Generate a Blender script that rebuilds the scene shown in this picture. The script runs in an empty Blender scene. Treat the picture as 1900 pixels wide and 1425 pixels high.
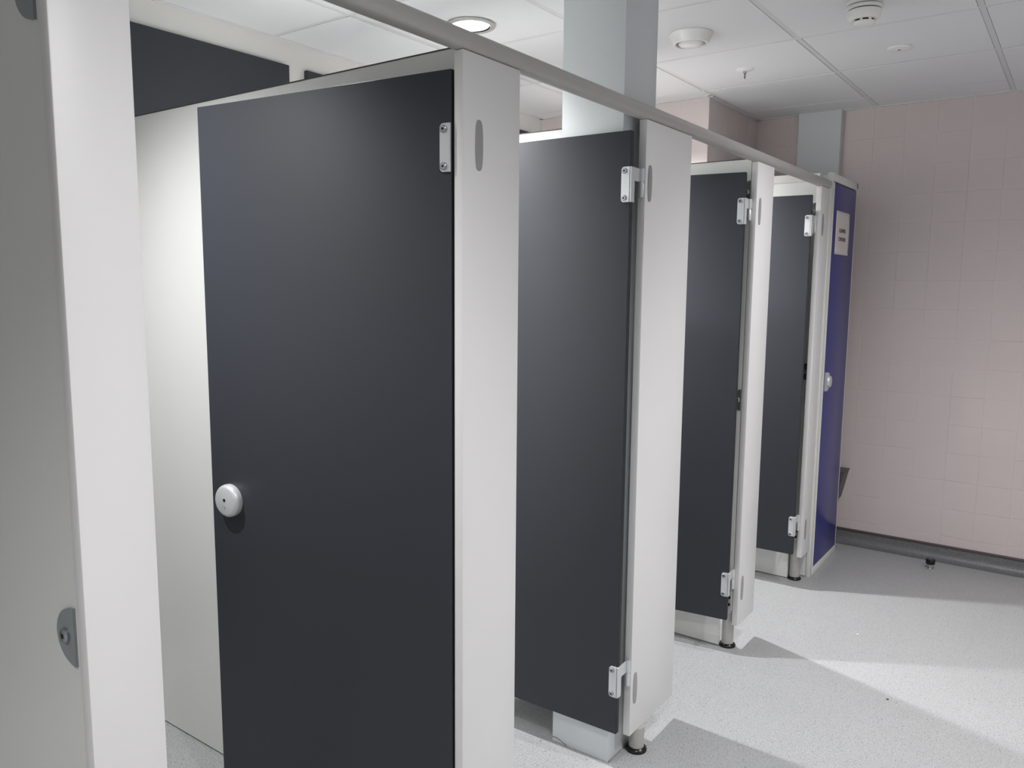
import bpy, bmesh, math, random
from mathutils import Vector, Matrix
random.seed(7)
scene = bpy.context.scene
C = scene.collection
PI = math.pi

# ------------------------------------------------------------------ camera
W_PX, H_PX, F_PX = 1900.0, 1425.0, 1469.15
YAW, PITCH, ROLL = 0.62524, 0.126945, 0.0082348
CAM = Vector((0.0, 0.0, 1.5))
d = Vector((-math.sin(YAW) * math.cos(PITCH), math.cos(YAW) * math.cos(PITCH), -math.sin(PITCH)))
r = d.cross(Vector((0, 0, 1))).normalized()
u = r.cross(d)
cr, sr = math.cos(ROLL), math.sin(ROLL)
rr = cr * r + sr * u
uu = -sr * r + cr * u
cd = bpy.data.cameras.new('camera')
cam = bpy.data.objects.new('camera', cd)
C.objects.link(cam)
M = Matrix((rr, uu, -d)).transposed().to_4x4()
M.translation = CAM
cam.matrix_world = M
cd.sensor_fit = 'HORIZONTAL'
cd.sensor_width = 36.0
cd.lens = 36.0 * F_PX / W_PX
cd.clip_start = 0.05
scene.camera = cam

# ------------------------------------------------------------------ world, exposure
wd = bpy.data.worlds.new('world')
scene.world = wd
wd.use_nodes = True
wd.node_tree.nodes['Background'].inputs[0].default_value = (0.9, 0.95, 1, 1)
wd.node_tree.nodes['Background'].inputs[1].default_value = 0.3
vs = scene.view_settings
vs.view_transform = 'Standard'
vs.look = 'None'
vs.gamma = 1.0
vs.use_curve_mapping = False
vs.exposure = 1.5

# ceiling lamps: (x, y, watts); the stalls have one each, the walkway has its own row
STALL_LAMPS = [(-1.98, 0.60, 47), (-1.98, 1.80, 72), (-1.99, 2.47, 66), (-1.87, 3.53, 80)]
WALK_LAMPS = [(-0.50, -0.55, 36), (-0.065, 0.63, 31), (0.70, 2.25, 48), (-0.25, 3.10, 23)]
LAMP_COL = (1.0, 0.992, 0.996)
CEIL = 2.475


# ------------------------------------------------------------------ helpers
def srgb(r, g, b):
    f = lambda c: (c / 255 / 12.92) if c / 255 <= 0.04045 else ((c / 255 + 0.055) / 1.055) ** 2.4
    return (f(r), f(g), f(b), 1.0)


def link(nt, a, ai, b, bi):
    nt.links.new(a.outputs[ai], b.inputs[bi])


def mat(name, col, rough=0.5, metal=0.0, spec=0.5, noise=0.0, nscale=20.0, bump=0.0, bscale=200.0, emit=None, coat=0.0):
    m = bpy.data.materials.new(name)
    m.use_nodes = True
    nt = m.node_tree
    b = nt.nodes['Principled BSDF']
    b.inputs['Base Color'].default_value = col
    b.inputs['Roughness'].default_value = rough
    b.inputs['Metallic'].default_value = metal
    b.inputs['Specular IOR Level'].default_value = spec
    b.inputs['Coat Weight'].default_value = coat
    tc = nt.nodes.new('ShaderNodeTexCoord')
    if noise:
        n = nt.nodes.new('ShaderNodeTexNoise')
        n.inputs['Scale'].default_value = nscale
        n.inputs['Detail'].default_value = 4
        link(nt, tc, 'Object', n, 'Vector')
        mx = nt.nodes.new('ShaderNodeMix')
        mx.data_type = 'RGBA'
        mx.inputs[6].default_value = tuple(c * (1 - noise) for c in col[:3]) + (1,)
        mx.inputs[7].default_value = tuple(min(1, c * (1 + noise)) for c in col[:3]) + (1,)
        link(nt, n, 'Fac', mx, 0)
        nt.links.new(mx.outputs[2], b.inputs['Base Color'])
    if bump:
        n2 = nt.nodes.new('ShaderNodeTexNoise')
        n2.inputs['Scale'].default_value = bscale
        n2.inputs['Detail'].default_value = 3
        link(nt, tc, 'Object', n2, 'Vector')
        bp = nt.nodes.new('ShaderNodeBump')
        bp.inputs['Strength'].default_value = bump
        bp.inputs['Distance'].default_value = 0.001
        link(nt, n2, 'Fac', bp, 'Height')
        link(nt, bp, 'Normal', b, 'Normal')
    if emit:
        b.inputs['Emission Color'].default_value = emit[0]
        b.inputs['Emission Strength'].default_value = emit[1]
    return m


def floor_mat(name, base, dark, light, rough):
    m = bpy.data.materials.new(name)
    m.use_nodes = True
    nt = m.node_tree
    b = nt.nodes['Principled BSDF']
    tc = nt.nodes.new('ShaderNodeTexCoord')
    prev = None
    col = base
    n0 = nt.nodes.new('ShaderNodeTexNoise')
    n0.inputs['Scale'].default_value = 3.0
    n0.inputs['Detail'].default_value = 5
    link(nt, tc, 'Object', n0, 'Vector')
    mx0 = nt.nodes.new('ShaderNodeMix')
    mx0.data_type = 'RGBA'
    mx0.inputs[6].default_value = tuple(c * 0.95 for c in base[:3]) + (1,)
    mx0.inputs[7].default_value = tuple(c * 1.05 for c in base[:3]) + (1,)
    link(nt, n0, 'Fac', mx0, 0)
    prev = mx0
    for sc, c, lo, hi in ((260.0, dark, 0.60, 0.66), (310.0, light, 0.62, 0.68), (120.0, dark, 0.68, 0.73)):
        n = nt.nodes.new('ShaderNodeTexNoise')
        n.inputs['Scale'].default_value = sc
        n.inputs['Detail'].default_value = 1
        link(nt, tc, 'Object', n, 'Vector')
        mr = nt.nodes.new('ShaderNodeMapRange')
        mr.inputs[1].default_value = lo
        mr.inputs[2].default_value = hi
        mr.inputs[4].default_value = 0.75
        link(nt, n, 'Fac', mr, 0)
        mx = nt.nodes.new('ShaderNodeMix')
        mx.data_type = 'RGBA'
        mx.inputs[7].default_value = c
        nt.links.new(mr.outputs[0], mx.inputs[0])
        nt.links.new(prev.outputs[2], mx.inputs[6])
        prev = mx
    nt.links.new(prev.outputs[2], b.inputs['Base Color'])
    b.inputs['Roughness'].default_value = rough
    n2 = nt.nodes.new('ShaderNodeTexNoise')
    n2.inputs['Scale'].default_value = 90.0
    link(nt, tc, 'Object', n2, 'Vector')
    bp = nt.nodes.new('ShaderNodeBump')
    bp.inputs['Strength'].default_value = 0.15
    bp.inputs['Distance'].default_value = 0.001
    link(nt, n2, 'Fac', bp, 'Height')
    link(nt, bp, 'Normal', b, 'Normal')
    return m


def tile_wall_mat(name, axis, u0, z0, pu, pz, col, grout):
    """square tile pattern on a wall, for the part beyond the modelled tiles"""
    m = bpy.data.materials.new(name)
    m.use_nodes = True
    nt = m.node_tree
    b = nt.nodes['Principled BSDF']
    b.inputs['Roughness'].default_value = 0.3
    tc = nt.nodes.new('ShaderNodeTexCoord')
    sp = nt.nodes.new('ShaderNodeSeparateXYZ')
    link(nt, tc, 'Object', sp, 0)
    cm = nt.nodes.new('ShaderNodeCombineXYZ')
    for src, off, p, dst in ((axis, u0, pu, 0), ('Z', z0, pz, 1)):
        s = nt.nodes.new('ShaderNodeMath')
        s.operation = 'SUBTRACT'
        nt.links.new(sp.outputs[src], s.inputs[0])
        s.inputs[1].default_value = off - 40 * p
        nt.links.new(s.outputs[0], cm.inputs[dst])
    br = nt.nodes.new('ShaderNodeTexBrick')
    br.offset = 0.0
    br.inputs['Color1'].default_value = col
    br.inputs['Color2'].default_value = tuple(c * 0.97 for c in col[:3]) + (1,)
    br.inputs['Mortar'].default_value = grout
    br.inputs['Scale'].default_value = 1.0
    br.inputs['Mortar Size'].default_value = 0.0015
    br.inputs['Brick Width'].default_value = pu
    br.inputs['Row Height'].default_value = pz
    nt.links.new(cm.outputs[0], br.inputs['Vector'])
    link(nt, br, 'Color', b, 'Base Color')
    return m


def bm_box(bm, x0, x1, y0, y1, z0, z1, bev=0.0, seg=2):
    r_ = bmesh.ops.create_cube(bm, size=1.0)
    vsn = r_['verts']
    bmesh.ops.scale(bm, vec=(x1 - x0, y1 - y0, z1 - z0), verts=vsn)
    bmesh.ops.translate(bm, vec=((x0 + x1) / 2, (y0 + y1) / 2, (z0 + z1) / 2), verts=vsn)
    if bev:
        es = set(e for v in vsn for e in v.link_edges)
        bmesh.ops.bevel(bm, geom=list(es), offset=bev, segments=seg, profile=0.5, affect='EDGES')


def bm_lathe(bm, prof, center=(0, 0, 0), n=32, axis='Z', cap=True):
    """prof: list of (radius, height) revolved about the axis"""
    rings = []
    cx, cy, cz = center
    for rad, h in prof:
        ring = []
        for i in range(n):
            a = 2 * PI * i / n
            p, q = rad * math.cos(a), rad * math.sin(a)
            if axis == 'Z':
                co = (cx + p, cy + q, cz + h)
            elif axis == 'Y':
                co = (cx + p, cy + h, cz - q)
            else:
                co = (cx + h, cy + p, cz + q)
            ring.append(bm.verts.new(co))
        rings.append(ring)
    for a, b in zip(rings, rings[1:]):
        for i in range(n):
            j = (i + 1) % n
            bm.faces.new((a[i], a[j], b[j], b[i]))
    if cap:
        bm.faces.new(list(reversed(rings[0])))
        bm.faces.new(rings[-1])


def bm_prism(bm, pts, axis, a0, a1):
    """extrude a 2D outline along an axis: X -> pts (y,z), Y -> pts (x,z), Z -> pts (x,y)"""
    def co(p, a):
        return {'X': (a, p[0], p[1]), 'Y': (p[0], a, p[1]), 'Z': (p[0], p[1], a)}[axis]
    va = [bm.verts.new(co(p, a0)) for p in pts]
    vb = [bm.verts.new(co(p, a1)) for p in pts]
    n = len(pts)
    for i in range(n):
        j = (i + 1) % n
        bm.faces.new((va[i], va[j], vb[j], vb[i]))
    bm.faces.new(list(reversed(va)))
    bm.faces.new(vb)


def obj(name, bm, m, parent=None, smooth=False, loc=None):
    bmesh.ops.recalc_face_normals(bm, faces=bm.faces[:])
    me = bpy.data.meshes.new(name)
    bm.to_mesh(me)
    bm.free()
    me.materials.append(m)
    if smooth:
        for p in me.polygons:
            p.use_smooth = True
        me.set_sharp_from_angle(angle=math.radians(40))
    o = bpy.data.objects.new(name, me)
    C.objects.link(o)
    if parent is not None:
        o.parent = parent
    if loc is not None:
        o.location = loc
    return o


def box(name, m, x0, x1, y0, y1, z0, z1, parent=None, bev=0.0):
    bm = bmesh.new()
    bm_box(bm, x0, x1, y0, y1, z0, z1, bev)
    return obj(name, bm, m, parent, smooth=bool(bev))


def thing(name, label, cat, loc=(0, 0, 0), rz=0.0, group=None):
    o = bpy.data.objects.new(name, None)
    C.objects.link(o)
    o.location = loc
    o.rotation_euler = (0, 0, rz)
    o.empty_display_size = 0.1
    tag(o, label, cat, group)
    return o


def tag(o, label, cat, group=None):
    o['label'] = label
    o['category'] = cat
    if group:
        o['group'] = group
    return o


def struct(o, label=None):
    o['kind'] = 'structure'
    if label:
        o['label'] = label
    return o


def share(src, name, parent, loc):
    o = src.copy()
    o.name = name
    C.objects.link(o)
    o.parent = parent
    o.location = loc
    return o


# ------------------------------------------------------------------ materials
M_WHITE = mat('white_laminate', srgb(224, 223, 223), 0.42, noise=0.012, nscale=3, bump=0.04, bscale=600)
M_WHITE2 = mat('white_edge', srgb(220, 218, 214), 0.45)
M_PARTITION = mat('partition_laminate', srgb(222, 223, 220), 0.38, noise=0.01, nscale=2)
M_CORE = mat('dark_core_edge', srgb(70, 68, 68), 0.5)
M_DOOR = mat('charcoal_laminate', srgb(48, 51, 58), 0.55, spec=0.4, noise=0.04, nscale=160, bump=0.06, bscale=900)
M_DOOR_EDGE = mat('black_door_edge', srgb(22, 22, 25), 0.5)
M_ALU = mat('satin_aluminium', srgb(182, 180, 177), 0.45, metal=0.25, noise=0.04, nscale=40)
M_HINGE = mat('light_cast_aluminium', srgb(205, 208, 210), 0.38, metal=0.35)
M_SCREW = mat('steel_screw', srgb(165, 168, 172), 0.3, metal=0.8)
M_BLACK = mat('black_plastic', srgb(14, 13, 13), 0.25)
M_HOLE = mat('black_recess', srgb(6, 6, 6), 0.8)
M_OVAL = mat('grey_plastic_cover', srgb(150, 149, 149), 0.45)
M_BRACKET = mat('grey_plastic_bracket', srgb(140, 145, 148), 0.4)
M_BRACKET_SHADED = mat('shaded_grey_plastic_bracket', srgb(92, 92, 92), 0.4)  # same bracket plastic, with the shade of the door gaps put into its colour
M_BLUE = mat('blue_laminate', srgb(30, 36, 122), 0.28, spec=0.5, noise=0.03, nscale=80)
M_PINK = mat('pink_glazed_tile', srgb(212, 201, 199), 0.28, noise=0.02, nscale=5, bump=0.03, bscale=15)
M_PAINT = mat('off_white_wall_paint', srgb(221, 220, 217), 0.6, noise=0.01, nscale=4)
M_COL = mat('grey_white_casing', srgb(206, 211, 213), 0.42, noise=0.012, nscale=3)
M_CEIL = mat('ceiling_tile_white', srgb(226, 227, 229), 0.75, noise=0.01, nscale=6, bump=0.05, bscale=300)
M_BAR = mat('ceiling_grid_white', srgb(214, 214, 216), 0.5)
M_PLENUM = mat('ceiling_void', srgb(30, 30, 30), 0.9)
M_PLASTIC = mat('white_plastic', srgb(232, 232, 230), 0.35)
M_FLOOR = floor_mat('speckled_vinyl_floor', srgb(163, 164, 165), srgb(92, 94, 96), srgb(216, 216, 217), 0.40)
M_COVE = floor_mat('grey_vinyl_cove', srgb(106, 106, 108), srgb(84, 84, 86), srgb(160, 160, 160), 0.4)
M_CAP = mat('dark_cap_strip', srgb(84, 74, 72), 0.5)
M_CHROME = mat('polished_steel', srgb(200, 200, 200), 0.15, metal=1.0)
M_PAPER = mat('white_paper', srgb(218, 212, 210), 0.8)
M_INK = mat('black_ink', srgb(30, 28, 30), 0.8)
M_LENS = mat('lit_lamp_lens', (1, 1, 1, 1), 0.4, emit=((1, 0.99, 0.97, 1), 3.0))
M_GREY_METAL = mat('dull_grey_metal', srgb(92, 92, 94), 0.5, metal=0.3)
M_DIRT = mat('brown_dirt', srgb(70, 62, 56), 0.9)

# ------------------------------------------------------------------ room shell
XR, XF, XW = -2.743, -1.06, 1.35     # rear wall of the stalls, cubicle front, opposite wall
YE, YB = 4.82, -1.3                  # end wall, wall behind the camera
ZT, TZ = 0.1365, 0.155               # tile joint origin and pitch
TX0, TX = -1.030, 0.1577

M_TILEX = tile_wall_mat('pink_tiles_x', 'X', TX0, ZT, TX, TZ, srgb(212, 201, 199), srgb(219, 211, 209))
M_TILEY = tile_wall_mat('pink_tiles_y', 'Y', YE, ZT, TX, TZ, srgb(212, 201, 199), srgb(219, 211, 209))
M_TILEW = tile_wall_mat('white_tiles_y', 'Y', YE, ZT, TX, TZ, srgb(212, 211, 210), srgb(222, 220, 219))

floor = struct(box('floor', M_FLOOR, XR - 0.2, XW + 0.2, YB - 0.2, YE + 0.2, -0.1, 0.0), 'pale grey speckled vinyl floor')
wall_left = struct(box('wall_left', M_PAINT, XR - 0.2, XR, YB - 0.2, YE + 0.2, 0, CEIL + 0.15))
wall_back = struct(box('wall_back', M_TILEX, XR - 0.2, XW + 0.2, YE + 0.0012, YE + 0.2, 0, CEIL + 0.15), 'pink tiled end wall')
wall_right = struct(box('wall_right', M_TILEW, XW, XW + 0.2, YB - 0.2, YE + 0.2, 0, CEIL + 0.15))
wall_front = struct(box('wall_front', M_PAINT, XR - 0.2, XW + 0.2, YB - 0.2, YB, 0, CEIL + 0.15))
XB, YS = -1.685, 4.075               # tiled pier in the far corner
wall_pier = box('wall_pier', M_TILEY, XR, XB - 0.0012, YS + 0.0012, YE + 0.006, 0, CEIL + 0.15)
struct(wall_pier, 'pink tiled pier in the far corner')


def tile_src(w, h, axis):
    bm = bmesh.new()
    g = 0.0010
    if axis == 'Y':
        bm_box(bm, g, w - g, 0, 0.01, g, h - g, 0.0008, 1)
    else:
        bm_box(bm, -0.01, 0, g, w - g, g, h - g, 0.0008, 1)
    return bm


def tiles(parent, face, u_lo, u_hi, u0, plane, z_lo, z_hi):
    """individual glazed tiles; face 'Y' lies in the plane y=plane, 'X' in x=plane"""
    meshes = {}
    k0 = math.floor((u_lo - u0) / TX + 1e-6)
    k = k0
    while u0 + k * TX < u_hi - 1e-6:
        a, b = max(u_lo, u0 + k * TX), min(u_hi, u0 + (k + 1) * TX)
        k += 1
        if b - a < 0.02:
            continue
        j = math.floor((z_lo - ZT) / TZ + 1e-6)
        while ZT + j * TZ < z_hi - 1e-6:
            c, e = max(z_lo, ZT + j * TZ), min(z_hi, ZT + (j + 1) * TZ)
            if z_hi - e < 0.03:
                e = z_hi
                j += 1
            j += 1
            if e - c < 0.02:
                continue
            key = (round(b - a, 4), round(e - c, 4))
            tilt = random.uniform(-0.0007, 0.0007)
            loc = (a, plane + tilt, c) if face == 'Y' else (plane + tilt, a, c)
            if key not in meshes:
                o = obj('wall_tile', tile_src(key[0], key[1], face), M_PINK, parent, loc=loc)
                meshes[key] = o
            else:
                share(meshes[key], 'wall_tile', parent, loc)


tiles(wall_back, 'Y', XB + 0.002, 0.55, TX0, YE, 0.084, CEIL)
tiles(wall_pier, 'X', YS, YE, YE - 5 * TX, XB, ZT + 11 * TZ, CEIL)
tiles(wall_pier, 'Y', XR, XB, XB - 7 * TX, YS, ZT + 11 * TZ, CEIL)

# coved vinyl skirting on the end wall
bm = bmesh.new()
R_ = 0.045
prof = [(YE + 0.008, 0.0), (YE - 0.055, 0.0), (YE - 0.055, 0.0012)]
for i in range(9):
    a = PI / 2 * i / 8
    prof.append((YE - 0.006 - R_ + R_ * math.sin(a), 0.0012 + R_ - R_ * math.cos(a)))
prof += [(YE - 0.006, 0.078), (YE + 0.008, 0.078)]
bm_prism(bm, prof, 'X', XB, XW)
bb = struct(obj('baseboard_back', bm, M_COVE, smooth=True), 'grey coved vinyl skirting below the pink tiles')
box('cap_strip', M_CAP, XB, XW, YE - 0.011, YE + 0.006, 0.074, 0.086, bb, 0.002)

# ------------------------------------------------------------------ ceiling
GX0, GPX = -1.6575, 0.637
GY0, GPY = 3.342, 0.6055
GAP = 0.0113
ceiling = struct(box('ceiling', M_PLENUM, XR - 0.2, XW + 0.2, YB - 0.2, YE + 0.2, CEIL + 0.06, CEIL + 0.15), 'white suspended ceiling')


def tile_box(x0, x1, y0, y1):
    bm = bmesh.new()
    bm_box(bm, x0, x1, y0, y1, -0.0, 0.018, 0.0015, 1)
    return bm


cache = {}
i0, i1 = -2, 5
for i in range(i0, i1):
    for j in range(-8, 3):
        x0, x1 = GX0 + i * GPX, GX0 + (i + 1) * GPX
        y0, y1 = GY0 + j * GPY, GY0 + (j + 1) * GPY
        x0, x1, y0, y1 = max(x0, XR), min(x1, XW), max(y0, YB), min(y1, YE)
        if x1 - x0 < 0.06 or y1 - y0 < 0.06:
            continue
        # leave out what the pier fills
        if x1 < XB + 0.05 and y0 > YS - 0.02:
            continue
        if x1 < XB + 0.05 and y1 > YS:
            y1 = YS
        key = (round(x1 - x0, 4), round(y1 - y0, 4))
        loc = (x0, y0, CEIL + random.uniform(-0.0012, 0.0012))
        if key not in cache:
            cache[key] = obj('ceiling_tile', tile_box(GAP, key[0] - GAP, GAP, key[1] - GAP), M_CEIL, ceiling, loc=loc)
        else:
            share(cache[key], 'ceiling_tile', ceiling, loc)
for i in range(i0, i1 + 1):
    x = GX0 + i * GPX
    if XR < x < XW:
        y1 = YS if x < XB else YE
        box('grid_bar', M_BAR, x - 0.010, x + 0.010, YB, y1, CEIL + 0.0016, CEIL + 0.009, ceiling)
for j in range(-8, 4):
    y = GY0 + j * GPY
    if YB < y < YE:
        x0 = XB if y > YS else XR
        box('grid_bar', M_BAR, x0, XW, y - 0.010, y + 0.010, CEIL + 0.0018, CEIL + 0.0092, ceiling)
# wall angles round the edge
for (x0, x1, y0, y1) in ((XR, XR + 0.022, YB, YS), (XB, XB + 0.02, YS, YE), (XB, XW, YE - 0.02, YE), (XR, XB, YS - 0.02, YS)):
    box('wall_angle', M_BAR, x0, x1, y0, y1, CEIL - 0.004, CEIL + 0.002, ceiling)

# ------------------------------------------------------------------ stall rear wall panels
for a, b in ((-0.38, 0.42), (0.51, 1.31), (1.40, 2.20), (2.29, 3.09), (3.18, 3.98)):
    bm = bmesh.new()
    bm_box(bm, XR - 0.002, XR + 0.018, a, b, 0.12, 2.376, 0.0015, 1)
    obj('duct_panel', bm, M_DOOR, wall_left, smooth=True)['label'] = 'dark grey duct panel'

# ------------------------------------------------------------------ partitions
PART_TH = 0.018


def half_oval(n=14, w=0.05, h=0.075):
    pts = []
    for i in range(n + 1):
        a = -PI / 2 + PI * i / n
        pts.append((-w * math.cos(a), h * 0.5 * math.sin(a)))
    return pts


def bracket(parent, x, y, z, m=None, w=0.05, h=0.085):
    """half-oval fixing plate on a panel face that looks to -y, flat side towards the pilaster"""
    bm = bmesh.new()
    bm_prism(bm, [(x + p[0], z + p[1]) for p in half_oval(14, w, h)], 'Y', y - 0.004, y + 0.0005)
    b = obj('bracket', bm, m or M_BRACKET, parent)
    bm = bmesh.new()
    bm_lathe(bm, [(0.0105, 0.0), (0.0105, -0.0045), (0.008, -0.0065), (0.0038, -0.0065), (0.0038, -0.003)], (x - w * 0.42, y - 0.0035, z), 20, 'Y')
    s = obj('screw', bm, M_SCREW, b, smooth=True)
    bm = bmesh.new()
    bm_lathe(bm, [(0.0040, 0), (0.0040, -0.0006)], (x - w * 0.42, y - 0.0096, z), 6, 'Y')
    obj('screw_socket', bm, M_HOLE, b)


def notched_panel(x0, x1, y0, y1, z0, z1, notch):
    bm = bmesh.new()
    nx, nz = notch
    bm_prism(bm, [(x0, z0), (nx, z0), (nx, nz), (x1, nz), (x1, z1), (x0, z1)], 'Y', y0, y1)
    return bm


def partition(y, x_front, z0, z1, label, brackets=True, bm_mat=None, bx=None, bw=0.05, notch=(-1.14, 0.13)):
    t = thing('partition_panel', label, 'partition', (0, 0, 0), group='partitions between the cubicles')
    if brackets:
        obj('panel', notched_panel(XR + 0.018, x_front, y, y + PART_TH, z0, z1, notch), M_PARTITION, t)
    else:
        box('panel', M_PARTITION, XR + 0.018, x_front, y, y + PART_TH, z0, z1, t, 0.0012)
    box('top_edge', M_CORE, XR + 0.018, x_front, y - 0.0006, y + PART_TH + 0.0006, z1 - 0.0025, z1 + 0.001, t)
    if brackets:
        for z in ((1.867, 1.005) if y < 1 else (1.855, 1.045)):
            bracket(t, bx if bx is not None else x_front - 0.006, y, z, bm_mat, bw)
    return t


P0 = partition(0.497, -1.086, 0.02, 2.0, 'white partition end panel with a half-oval bracket beside the narrow end pilaster', bx=-1.102)
P1 = partition(1.372, -1.086, 0.006, 2.004, 'white partition panel behind the door with the round lock')
P2 = partition(2.252, -1.319, 0.006, 2.0, 'white partition panel joined to the back of the boxed column', brackets=False)
P3 = partition(3.064, -1.086, 0.006, 1.981, 'white partition panel behind the second cubicle door from the blue cupboard', notch=(-1.138, 0.165), bx=-1.0865, bw=0.032, bm_mat=M_BRACKET_SHADED)

# ------------------------------------------------------------------ pilasters and head rail
TH = 0.024


def oval_cover(parent, y, z, hh=0.052, hw=0.013):
    pts = []
    n = 28
    for i in range(n):
        a = 2 * PI * i / n
        cs, sn = math.cos(a), math.sin(a)
        pts.append((y + hw * math.copysign(abs(cs) ** 0.55, cs), z + hh * math.copysign(abs(sn) ** 0.9, sn)))
    bm = bmesh.new()
    bm_prism(bm, pts, 'X', XF - 0.001, XF + 0.0022)
    bmesh.ops.recalc_face_normals(bm, faces=bm.faces[:])
    top = [f for f in bm.faces if len(f.verts) == n and f.calc_center_median().x > XF]
    bmesh.ops.bevel(bm, geom=list(top[0].edges), offset=0.0012, segments=1, affect='EDGES')
    obj('cover_plate', bm, M_OVAL, parent, smooth=True)


def foot(parent, x, y, ztop):
    bm = bmesh.new()
    bm_lathe(bm, [(0.0245, 0.004), (0.0245, ztop)], (x, y, 0), 32)
    f = obj('foot', bm, M_ALU, parent, smooth=True)
    bm = bmesh.new()
    bm_lathe(bm, [(0.034, 0.0), (0.0345, 0.004), (0.033, 0.009), (0.028, 0.013), (0.0248, 0.0145)], (x, y, 0), 36)
    obj('collar', bm, M_BLACK, f, smooth=True)


def foot_bracket(parent, x, y, z0, z1):
    b = box('foot_bracket', M_ALU, x - 0.013, x + 0.012, y - 0.004, y, z0, z1, parent, 0.001)
    for zz in (z0 + (z1 - z0) * 0.40, z0 + (z1 - z0) * 0.72):
        bm = bmesh.new()
        bm_lathe(bm, [(0.0065, 0.0), (0.0065, -0.003), (0.004, -0.004), (0.0025, -0.003)], (x + 0.003, y - 0.004, zz), 18, 'Y')
        obj('bolt', bm, M_BLACK, b, smooth=True)


def pilaster(y0, y1, z0, z1, label, covers, yc, feet):
    t = thing('cubicle_pilaster', label, 'pilaster', (0, 0, 0), group='pilasters along the cubicle front')
    box('panel', M_WHITE, XF - TH, XF, y0, y1, z0, z1, t, 0.0025)
    for z in covers:
        oval_cover(t, yc, z)
    for (fx, fy) in feet:
        foot(t, fx, fy, z0 + 0.06 if fx < XF - TH - 0.024 else z0)
    return t


PIL_TOP = 1.968
pl1 = pilaster(0.49, 0.596, 0.05, PIL_TOP, 'narrow white pilaster with no cover plates at the open end of the row', (), 0, [(-1.0725, 0.543)])
pl2 = pilaster(1.29, 1.491, 0.07, PIL_TOP, 'white pilaster carrying the door with the round silver lock', (1.785, 0.235), 1.343, [(-1.0725, 1.39)])
pl3 = pilaster(2.117, 2.437, 0.083, PIL_TOP, 'wide white pilaster in front of the boxed column', (1.79, 0.235), 2.144, [(-1.0725, 2.192)])
pl4 = pilaster(3.062, 3.258, 0.107, PIL_TOP, 'white pilaster on a steel foot, second from the blue cupboard', (1.783, 0.26), 3.10, [(-1.1095, 3.095)])
pl5 = pilaster(3.958, 4.098, 0.143, PIL_TOP, 'narrow white pilaster beside the blue cupboard door', (1.788, 0.28), 4.002, [(-1.112, 4.04)])
foot_bracket(pl4, -1.100, 3.0635, 0.155, 0.25)
foot_bracket(pl5, -1.113, 4.0215, 0.19, 0.285)

rail = thing('head_rail', 'long grey aluminium head rail running along the pilaster tops', 'rail')
bm = bmesh.new()
pts = []
for i in range(28):
    a = 2 * PI * i / 28
    cs, sn = math.cos(a), math.sin(a)
    pts.append((-1.0735 + 0.0235 * math.copysign(abs(cs) ** 0.9, cs), 1.9885 + 0.0205 * math.copysign(abs(sn) ** 0.75, sn)))
bm_prism(bm, pts, 'Y', 0.46, 4.0985)
obj('tube', bm, M_ALU, rail, smooth=True)

# ------------------------------------------------------------------ doors
DTH = 0.018


def hinge(parent, z0, gap, h=0.098):
    """leaf on the outer face, edge strip, arm reaching across to the pilaster and the pin barrel (door's own axes)"""
    bm = bmesh.new()
    rad = 0.009
    pts = [(0.001, z0), (0.001, z0 + h)]
    for k in range(7):
        a = PI / 2 * k / 6
        pts.append((0.0265 - rad + rad * math.sin(a), z0 + h - rad + rad * math.cos(a)))
    for k in range(7):
        a = PI / 2 * k / 6
        pts.append((0.0265 - rad + rad * math.cos(a), z0 + rad - rad * math.sin(a)))
    bm_prism(bm, pts, 'Y', 0.0, 0.0042)
    hg = obj('hinge', bm, M_HINGE, parent)
    for zz in (z0 + 0.0115, z0 + h - 0.0115):
        bm = bmesh.new()
        bm_lathe(bm, [(0.0078, 0.0), (0.0078, 0.0026), (0.006, 0.0042), (0.0028, 0.0042), (0.0028, 0.0012)], (0.0165, 0.0042, zz), 20, 'Y')
        obj('screw', bm, M_SCREW, hg, smooth=True)
        bm = bmesh.new()
        bm_lathe(bm, [(0.0031, 0.0), (0.0031, 0.0004)], (0.0165, 0.0082, zz), 6, 'Y')
        obj('screw_socket', bm, M_HOLE, hg)
    if gap > 0.02:
        bm = bmesh.new()
        bm_box(bm, -0.005, 0.0, -DTH, 0.0035, z0, z0 + h, 0.0008, 1)
        bm_box(bm, -0.004, 0.0, -gap, -DTH, z0 + h * 0.62, z0 + h, 0.0008, 1)
        obj('hinge_arm', bm, M_HINGE, hg)
        bm = bmesh.new()
        bm_lathe(bm, [(0.0078, 0.018 * h / 0.1), (0.0078, h * 0.56), (0.0062, h * 0.58), (0.0062, h * 0.63)], (-0.006, -gap + 0.0095, z0), 18)
        bm_lathe(bm, [(0.0085, h * 0.63), (0.0085, h)], (-0.006, -gap + 0.0095, z0), 18)
        obj('hinge_barrel', bm, M_HINGE, hg, smooth=True)
    else:
        bm = bmesh.new()
        bm_lathe(bm, [(0.007, 0.0), (0.007, h)], (0.008, -DTH - 0.008, z0), 18)
        obj('hinge_barrel', bm, M_HINGE, hg, smooth=True)


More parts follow.
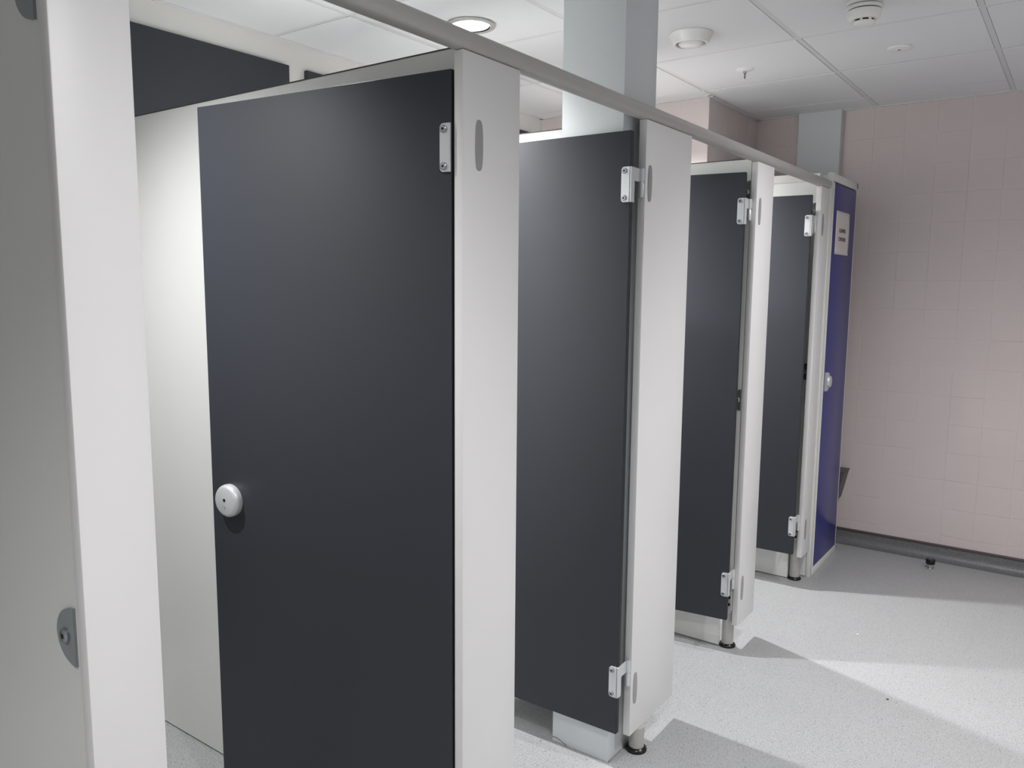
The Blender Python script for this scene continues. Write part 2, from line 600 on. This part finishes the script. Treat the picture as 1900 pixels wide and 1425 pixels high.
def lock(parent, x, z):
    bm = bmesh.new()
    bm_lathe(bm, [(0.043, 0.0), (0.0435, 0.006), (0.0425, 0.014), (0.039, 0.019), (0.034, 0.0207), (0.0, 0.0213)], (x, 0.0, z), 48, 'Y', cap=False)
    lk = obj('lock', bm, M_HINGE, parent, smooth=True)
    bm = bmesh.new()
    bm_lathe(bm, [(0.0046, 0.0), (0.0046, 0.0007)], (x + 0.002, 0.0210, z + 0.003), 20, 'Y')
    obj('key_hole', bm, M_HOLE, lk)
    bm = bmesh.new()
    for k, (dx, dz, rr_) in enumerate(((0.0035, -0.013, 0.0022), (0.001, -0.0165, 0.0022), (-0.0015, -0.015, 0.0016), (0.002, -0.0195, 0.0012))):
        bm_lathe(bm, [(rr_, 0.0), (rr_, 0.0006)], (x + dx, 0.0209, z + dz), 10, 'Y')
    obj('lock_symbol', bm, M_OVAL, lk)


def door(hx, hy, fx, fy, z0, z1, w, gap, hz, lockz, label):
    ang = math.atan2(fy - hy, fx - hx)
    t = thing('cubicle_door', label, 'door', (hx, hy, z0), ang, group='dark grey cubicle doors')
    bm = bmesh.new()
    bm_box(bm, 0, w, -DTH, 0, 0, z1 - z0, 0.0022, 2)
    obj('panel', bm, M_DOOR, t, smooth=True)
    # dark compact core along the hinge edge
    box('core_edge', M_DOOR_EDGE, -0.0006, 0.003, -DTH + 0.0016, -0.0016, 0.003, z1 - z0 - 0.003, t)
    for z in hz:
        hinge(t, z - z0, gap)
    lock(t, w - 0.072, lockz - z0)
    return t


door(-1.0868, 1.2855, -1.86, 1.2045, 0.10, 1.932, 0.772, 0.004, (1.727, 0.21), 0.928, 'dark grey cubicle door showing a round silver lock')
door(-1.0725, 2.048, -1.468, 2.042, 0.119, 1.928, 0.66, 0.068, (1.730, 0.240), 0.93, 'dark grey cubicle door standing open against the boxed column')
door(-1.083, 2.999, -1.294, 2.973, 0.149, 1.923, 0.66, 0.062, (1.729, 0.250), 0.94, 'dark grey cubicle door, second from the blue cupboard')
door(-1.085, 3.893, -1.262, 3.888, 0.173, 1.922, 0.66, 0.064, (1.730, 0.268), 0.95, 'dark grey cubicle door nearest to the blue cupboard')

# ------------------------------------------------------------------ boxed column in the second cubicle
CX0, CX1, CY0, CY1 = -1.318, -1.110, 2.070, 2.272
col = thing('boxed_column', 'pale grey boxed column rising through a cubicle to the ceiling', 'column', (0, 0, 0))
box('casing', M_COL, CX0, CX1, CY0, CY1, 0.0, CEIL + 0.004, col, 0.002)
bm = bmesh.new()   # split corner near the floor
crack = [(-1.317, 0.015), (-1.303, 0.0155), (-1.291, 0.013), (-1.280, 0.0075), (-1.270, 0.005), (-1.262, 0.0015)]
for (a, b) in zip(crack, crack[1:]):
    w_ = 0.0011
    bm_prism(bm, [(a[0], a[1] - w_), (b[0], b[1] - w_ * 0.7), (b[0], b[1] + w_ * 0.7), (a[0], a[1] + w_)], 'Y', CY0 - 0.0006, CY0 + 0.0004)
obj('crack', bm, M_DIRT, col)
bm = bmesh.new()
bm_box(bm, CX1 - 0.003, CX1 + 0.004, CY0 + 0.003, CY1 - 0.02, 0.0, 0.006)
obj('sealant_bead', bm, M_OVAL, col)

# ------------------------------------------------------------------ cleaners' cupboard with the blue door
cup = thing('cleaners_cupboard', 'tall cupboard with a white frame and a glossy blue door', 'cupboard', (0, 0, 0))
CF = -1.052
P4 = thing('partition_panel', 'white panel with a capped top between the last cubicle and the blue cupboard', 'partition', group='partitions between the cubicles')
obj('panel', notched_panel(XB + 0.001, -1.087, 4.022, 4.040, 0.004, 2.030, (-1.142, 0.205)), M_PARTITION, P4)
box('top_cap', M_WHITE2, XB + 0.001, -1.087, 4.0195, 4.0425, 1.997, 2.036, P4, 0.002)
box('stile', M_PARTITION, CF - 0.022, CF - 0.001, 4.1, 4.142, 0.0, 2.046, cup, 0.0015)
box('stile', M_WHITE2, CF - 0.022, CF - 0.001, 4.606, 4.620, 0.0, 2.046, cup, 0.0015)
box('frame_top', M_PARTITION, CF - 0.0225, CF - 0.0, 4.1, 4.618, 2.008, 2.046, cup, 0.002)
box('frame_bottom', M_PARTITION, CF - 0.022, CF + 0.001, 4.142, 4.606, 0.0, 0.037, cup, 0.002)
box('side_panel', M_PARTITION, XB + 0.001, CF - 0.022, 4.602, 4.620, 0.004, 2.034, cup)
box('top_panel', M_PARTITION, XB + 0.001, CF - 0.022, 4.1, 4.602, 2.016, 2.034, cup)
box('side_panel', M_PARTITION, XB + 0.001, CF - 0.023, 4.1, 4.118, 0.004, 2.016, cup)
bdoor = box('door', M_BLUE, CF - 0.020, CF, 4.146, 4.603, 0.041, 2.001, cup, 0.002)
box('edging', M_WHITE2, CF - 0.012, CF + 0.0035, 4.1415, 4.1455, 0.041, 2.001, cup)
box('end_cap', M_BLACK, CF - 0.008, CF + 0.0015, 4.618, 4.624, 2.018, 2.044, cup)
# thumb-turn lock on the blue door
bm = bmesh.new()
pts = [(4.172, 0.966), (4.180, 0.966)] + [(4.196 + 0.036 * math.sin(PI * i / 12), 1.014 + 0.046 * -math.cos(PI * i / 12)) for i in range(13)] + [(4.180, 1.062), (4.172, 1.062)]
bm_prism(bm, pts, 'X', CF - 0.001, CF + 0.012)
lk = obj('lock_plate', bm, M_HINGE, bdoor)
bm = bmesh.new()
bm_lathe(bm, [(0.031, 0.0), (0.031, 0.006), (0.027, 0.012), (0.0, 0.013)], (CF + 0.012, 4.200, 1.014), 32, 'X', cap=False)
obj('thumb_turn', bm, M_HINGE, lk, smooth=True)
for z in (1.855, 1.075):
    bracket(P4, -1.092, 4.022, z, M_BRACKET_SHADED)

# printed notice taped to the blue door
NOT_X = CF + 0.0008
notice = thing('paper_notice', 'white paper notice with two lines of black print on the blue door', 'notice', (NOT_X, 4.345, 1.765))
bm = bmesh.new()
n = 12
grid = []
for i in range(n + 1):
    row = []
    for j in range(n + 1):
        uu_, vv_ = i / n, j / n
        y = -0.135 + 0.27 * uu_
        z = -0.108 + 0.216 * vv_
        x = 0.0012 + 0.0018 * math.sin(3.1 * vv_ + 0.4) * uu_ ** 2
        row.append(bm.verts.new((x, y, z)))
    grid.append(row)
for i in range(n):
    for j in range(n):
        bm.faces.new((grid[i][j], grid[i + 1][j], grid[i + 1][j + 1], grid[i][j + 1]))
sheet = obj('sheet', bm, M_PAPER, notice, smooth=True)
sd = sheet.modifiers.new('thick', 'SOLIDIFY')
sd.thickness = 0.0004
for body, zz in (('CLEANERS', 0.012), ('CUPBOARD', -0.031)):
    cu = bpy.data.curves.new('lettering', 'FONT')
    cu.body = body
    cu.size = 0.027
    cu.align_x = 'CENTER'
    cu.align_y = 'CENTER'
    cu.extrude = 0.0001
    cu.offset = 0.0002
    o = bpy.data.objects.new('lettering', cu)
    C.objects.link(o)
    bpy.context.view_layer.update()
    me = bpy.data.meshes.new_from_object(o.evaluated_get(bpy.context.evaluated_depsgraph_get()))
    bpy.data.objects.remove(o)
    me.materials.clear()
    me.materials.append(M_INK)
    t = bpy.data.objects.new('lettering', me)
    C.objects.link(t)
    t.parent = notice
    t.rotation_euler = (PI / 2, 0, PI / 2)
    t.location = (0.0035, -0.008, zz)

# boxed duct on the end wall above the cupboard, and the grey bracket beyond it
bm = bmesh.new()
bm_box(bm, -1.43, -1.195, 4.775, YE + 0.004, 2.045, CEIL + 0.004, 0.0015, 1)
tag(obj('duct_boxing', bm, M_COL, smooth=True), 'pale grey boxing on the tiled wall above the blue cupboard', 'boxing')
bm = bmesh.new()
bm_prism(bm, [(-1.16, 0.44), (-1.047, 0.44), (-1.083, 0.27), (-1.16, 0.20)], 'Y', 4.70, YE - 0.0)
bmesh.ops.bevel(bm, geom=bm.edges[:], offset=0.002, segments=1, affect='EDGES')
wh = thing('wall_bin', 'dark grey tapered metal bin on the tiles behind the blue cupboard', 'bin')
obj('body', bm, M_GREY_METAL, wh)
box('rim', M_CAP, -1.163, -1.044, 4.697, YE, 0.438, 0.445, wh, 0.001)

# ------------------------------------------------------------------ ceiling fittings
def downlight(x, y, watts, label, group, cone=134):
    t = thing('downlight', label, 'downlight', (x, y, CEIL), group=group)
    bm = bmesh.new()
    bm_lathe(bm, [(0.094, 0.0), (0.096, -0.003), (0.093, -0.0075), (0.088, -0.0085), (0.083, -0.006), (0.079, -0.0075), (0.074, -0.006), (0.071, 0.006)], n=56, cap=False)
    obj('trim_ring', bm, M_ALU, t, smooth=True)
    bm = bmesh.new()
    bm_lathe(bm, [(0.0735, -0.0072), (0.0715, -0.0042), (0.069, -0.003)], n=56, cap=False)
    obj('gasket', bm, M_BLACK, t, smooth=True)
    bm = bmesh.new()
    bm_lathe(bm, [(0.0705, -0.0025), (0.05, -0.005), (0.025, -0.0062), (0.001, -0.0066)], n=48, cap=False)
    obj('lens', bm, M_LENS, t, smooth=True)
    ld = bpy.data.lights.new('downlight_lamp', 'SPOT')
    ld.energy = watts
    ld.color = LAMP_COL
    ld.shadow_soft_size = 0.03
    ld.spot_size = math.radians(cone)
    ld.spot_blend = 1.0
    lo = bpy.data.objects.new('downlight_lamp', ld)
    C.objects.link(lo)
    lo.location = (0, 0, -0.04)
    lo.parent = t


for (x, y, w), txt in zip(STALL_LAMPS, ('round downlight over the cubicle with the round lock',
                                        'round downlight over the cubicle with the boxed column',
                                        'glowing round downlight with a silver ring above the head rail',
                                        'round downlight over the cubicle beside the blue cupboard')):
    downlight(x, y, w, txt, 'downlights over the cubicles')
for (x, y, w), txt in zip(WALK_LAMPS, ('round downlight over the walkway before the open end of the row',
                                       'round downlight over the walkway in front of the narrow end pilaster',
                                       'round downlight over the walkway along the opposite wall',
                                       'round downlight over the walkway near the smoke detector')):
    downlight(x, y, w, txt, 'downlights over the walkway', 108 if y < 0 else 146)

# air valve
t = thing('air_valve', 'round white ceiling air valve with a domed centre disc', 'air valve', (-1.345, 3.045, CEIL))
bm = bmesh.new()
bm_lathe(bm, [(0.082, 0.0), (0.084, -0.004), (0.070, -0.034), (0.066, -0.040), (0.061, -0.041), (0.057, -0.036), (0.056, -0.010)], n=56, cap=False)
obj('body', bm, M_PLASTIC, t, smooth=True)
bm = bmesh.new()
bm_lathe(bm, [(0.057, -0.014), (0.01, -0.014)], n=40, cap=False)
obj('throat', bm, M_HOLE, t)
bm = bmesh.new()
bm_lathe(bm, [(0.044, -0.030), (0.0475, -0.034), (0.0475, -0.039), (0.042, -0.044), (0.022, -0.0475), (0.001, -0.049)], n=48, cap=False)
obj('disc', bm, M_PLASTIC, t, smooth=True)

# smoke detector
t = thing('smoke_detector', 'white ribbed smoke detector hanging under the ceiling', 'detector', (-0.705, 3.035, CEIL))
bm = bmesh.new()
bm_lathe(bm, [(0.058, 0.0), (0.060, -0.003), (0.060, -0.016), (0.056, -0.018)], n=48)
obj('base', bm, M_PLASTIC, t, smooth=True)
bm = bmesh.new()
bm_lathe(bm, [(0.053, -0.018), (0.053, -0.0215)], n=48)
obj('gap_ring', bm, M_GREY_METAL, t, smooth=True)
bm = bmesh.new()
bm_lathe(bm, [(0.058, -0.0215), (0.059, -0.023), (0.059, -0.030), (0.056, -0.032)], n=48)
obj('collar', bm, M_PLASTIC, t, smooth=True)
bm = bmesh.new()
bm_lathe(bm, [(0.052, -0.032), (0.052, -0.036)], n=48)
obj('gap_ring', bm, M_GREY_METAL, t, smooth=True)
bm = bmesh.new()
bm_lathe(bm, [(0.055, -0.036), (0.0565, -0.038), (0.054, -0.056), (0.046, -0.064), (0.040, -0.066)], n=48)
obj('body', bm, M_PLASTIC, t, smooth=True)
bm = bmesh.new()
bm_lathe(bm, [(0.034, -0.065), (0.034, -0.072)], n=40)
obj('chamber', bm, M_HOLE, t)
bm = bmesh.new()
bm_lathe(bm, [(0.037, -0.072), (0.036, -0.076), (0.026, -0.084), (0.012, -0.088), (0.001, -0.089)], n=40)
nose = obj('nose', bm, M_PLASTIC, t, smooth=True)
for k in range(8):
    a = 2 * PI * k / 8
    bm = bmesh.new()
    bm_box(bm, 0.0335, 0.0395, -0.0042, 0.0042, -0.075, -0.062, 0.0008, 1)
    f = obj('fin', bm, M_PLASTIC, t)
    f.rotation_euler = (0, 0, a)

# flush round ceiling sensor
t = thing('ceiling_sensor', 'small flat white round sensor on the ceiling', 'sensor', (-0.712, 3.695, CEIL))
bm = bmesh.new()
bm_lathe(bm, [(0.046, 0.001), (0.047, -0.002), (0.044, -0.007), (0.030, -0.011), (0.001, -0.0125)], n=44)
obj('body', bm, M_PLASTIC, t, smooth=True)
box('slot', M_HOLE, -0.004, 0.006, -0.014, -0.006, -0.0128, -0.0112, t)

# sprinkler
t = thing('sprinkler_head', 'small white sprinkler head with a slim pendant frame', 'sprinkler', (-1.350, 3.665, CEIL))
bm = bmesh.new()
bm_lathe(bm, [(0.040, 0.001), (0.040, -0.002), (0.032, -0.006), (0.020, -0.009), (0.014, -0.010)], n=36)
obj('escutcheon', bm, M_PLASTIC, t, smooth=True)
bm = bmesh.new()
bm_lathe(bm, [(0.009, -0.008), (0.009, -0.018), (0.006, -0.020)], n=20)
obj('spigot', bm, M_CHROME, t, smooth=True)
bm = bmesh.new()
bm_lathe(bm, [(0.0026, -0.018), (0.0026, -0.042)], n=12)
obj('bulb', bm, M_CAP, t, smooth=True)
for s in (-1, 1):
    bm = bmesh.new()
    bm_prism(bm, [(s * 0.008, -0.016), (s * 0.0105, -0.016), (s * 0.0085, -0.036), (s * 0.002, -0.046), (s * 0.0, -0.044), (s * 0.006, -0.035)], 'Y', -0.0015, 0.0015)
    obj('frame_arm', bm, M_PLASTIC, t)
bm = bmesh.new()
bm_lathe(bm, [(0.003, -0.044), (0.013, -0.047), (0.013, -0.0485), (0.002, -0.049)], n=24)
obj('deflector', bm, M_PLASTIC, t, smooth=True)

# ------------------------------------------------------------------ floor things
t = thing('door_stop', 'small floor door stop with a black rubber top on a steel post', 'door stop', (-0.57, 4.635, 0))
bm = bmesh.new()
bm_lathe(bm, [(0.020, 0.0), (0.020, 0.004), (0.013, 0.006), (0.0125, 0.028)], n=28)
obj('post', bm, M_CHROME, t, smooth=True)
bm = bmesh.new()
bm_lathe(bm, [(0.0135, 0.024), (0.022, 0.025), (0.023, 0.028), (0.023, 0.048), (0.021, 0.052), (0.008, 0.053)], n=28)
obj('rubber_buffer', bm, M_BLACK, t, smooth=True)
bm = bmesh.new()
bm_lathe(bm, [(0.006, 0.052), (0.006, 0.0545), (0.003, 0.055)], n=16)
obj('screw', bm, M_CHROME, t, smooth=True)


def crumb(x, y, rad, m, label):
    bm = bmesh.new()
    bmesh.ops.create_icosphere(bm, subdivisions=1, radius=rad)
    for v in bm.verts:
        v.co = Vector((v.co.x * random.uniform(0.7, 1.4), v.co.y * random.uniform(0.7, 1.3), (v.co.z + rad) * 0.45))
    tag(obj('floor_crumb', bm, m, loc=(x, y, 0)), label, 'crumb', 'specks of litter on the floor')


crumb(-0.69, 3.527, 0.006, M_PLASTIC, 'tiny white crumb lying on the grey floor')
crumb(-0.475, 3.02, 0.0045, M_DIRT, 'tiny dark speck of dirt on the grey floor')
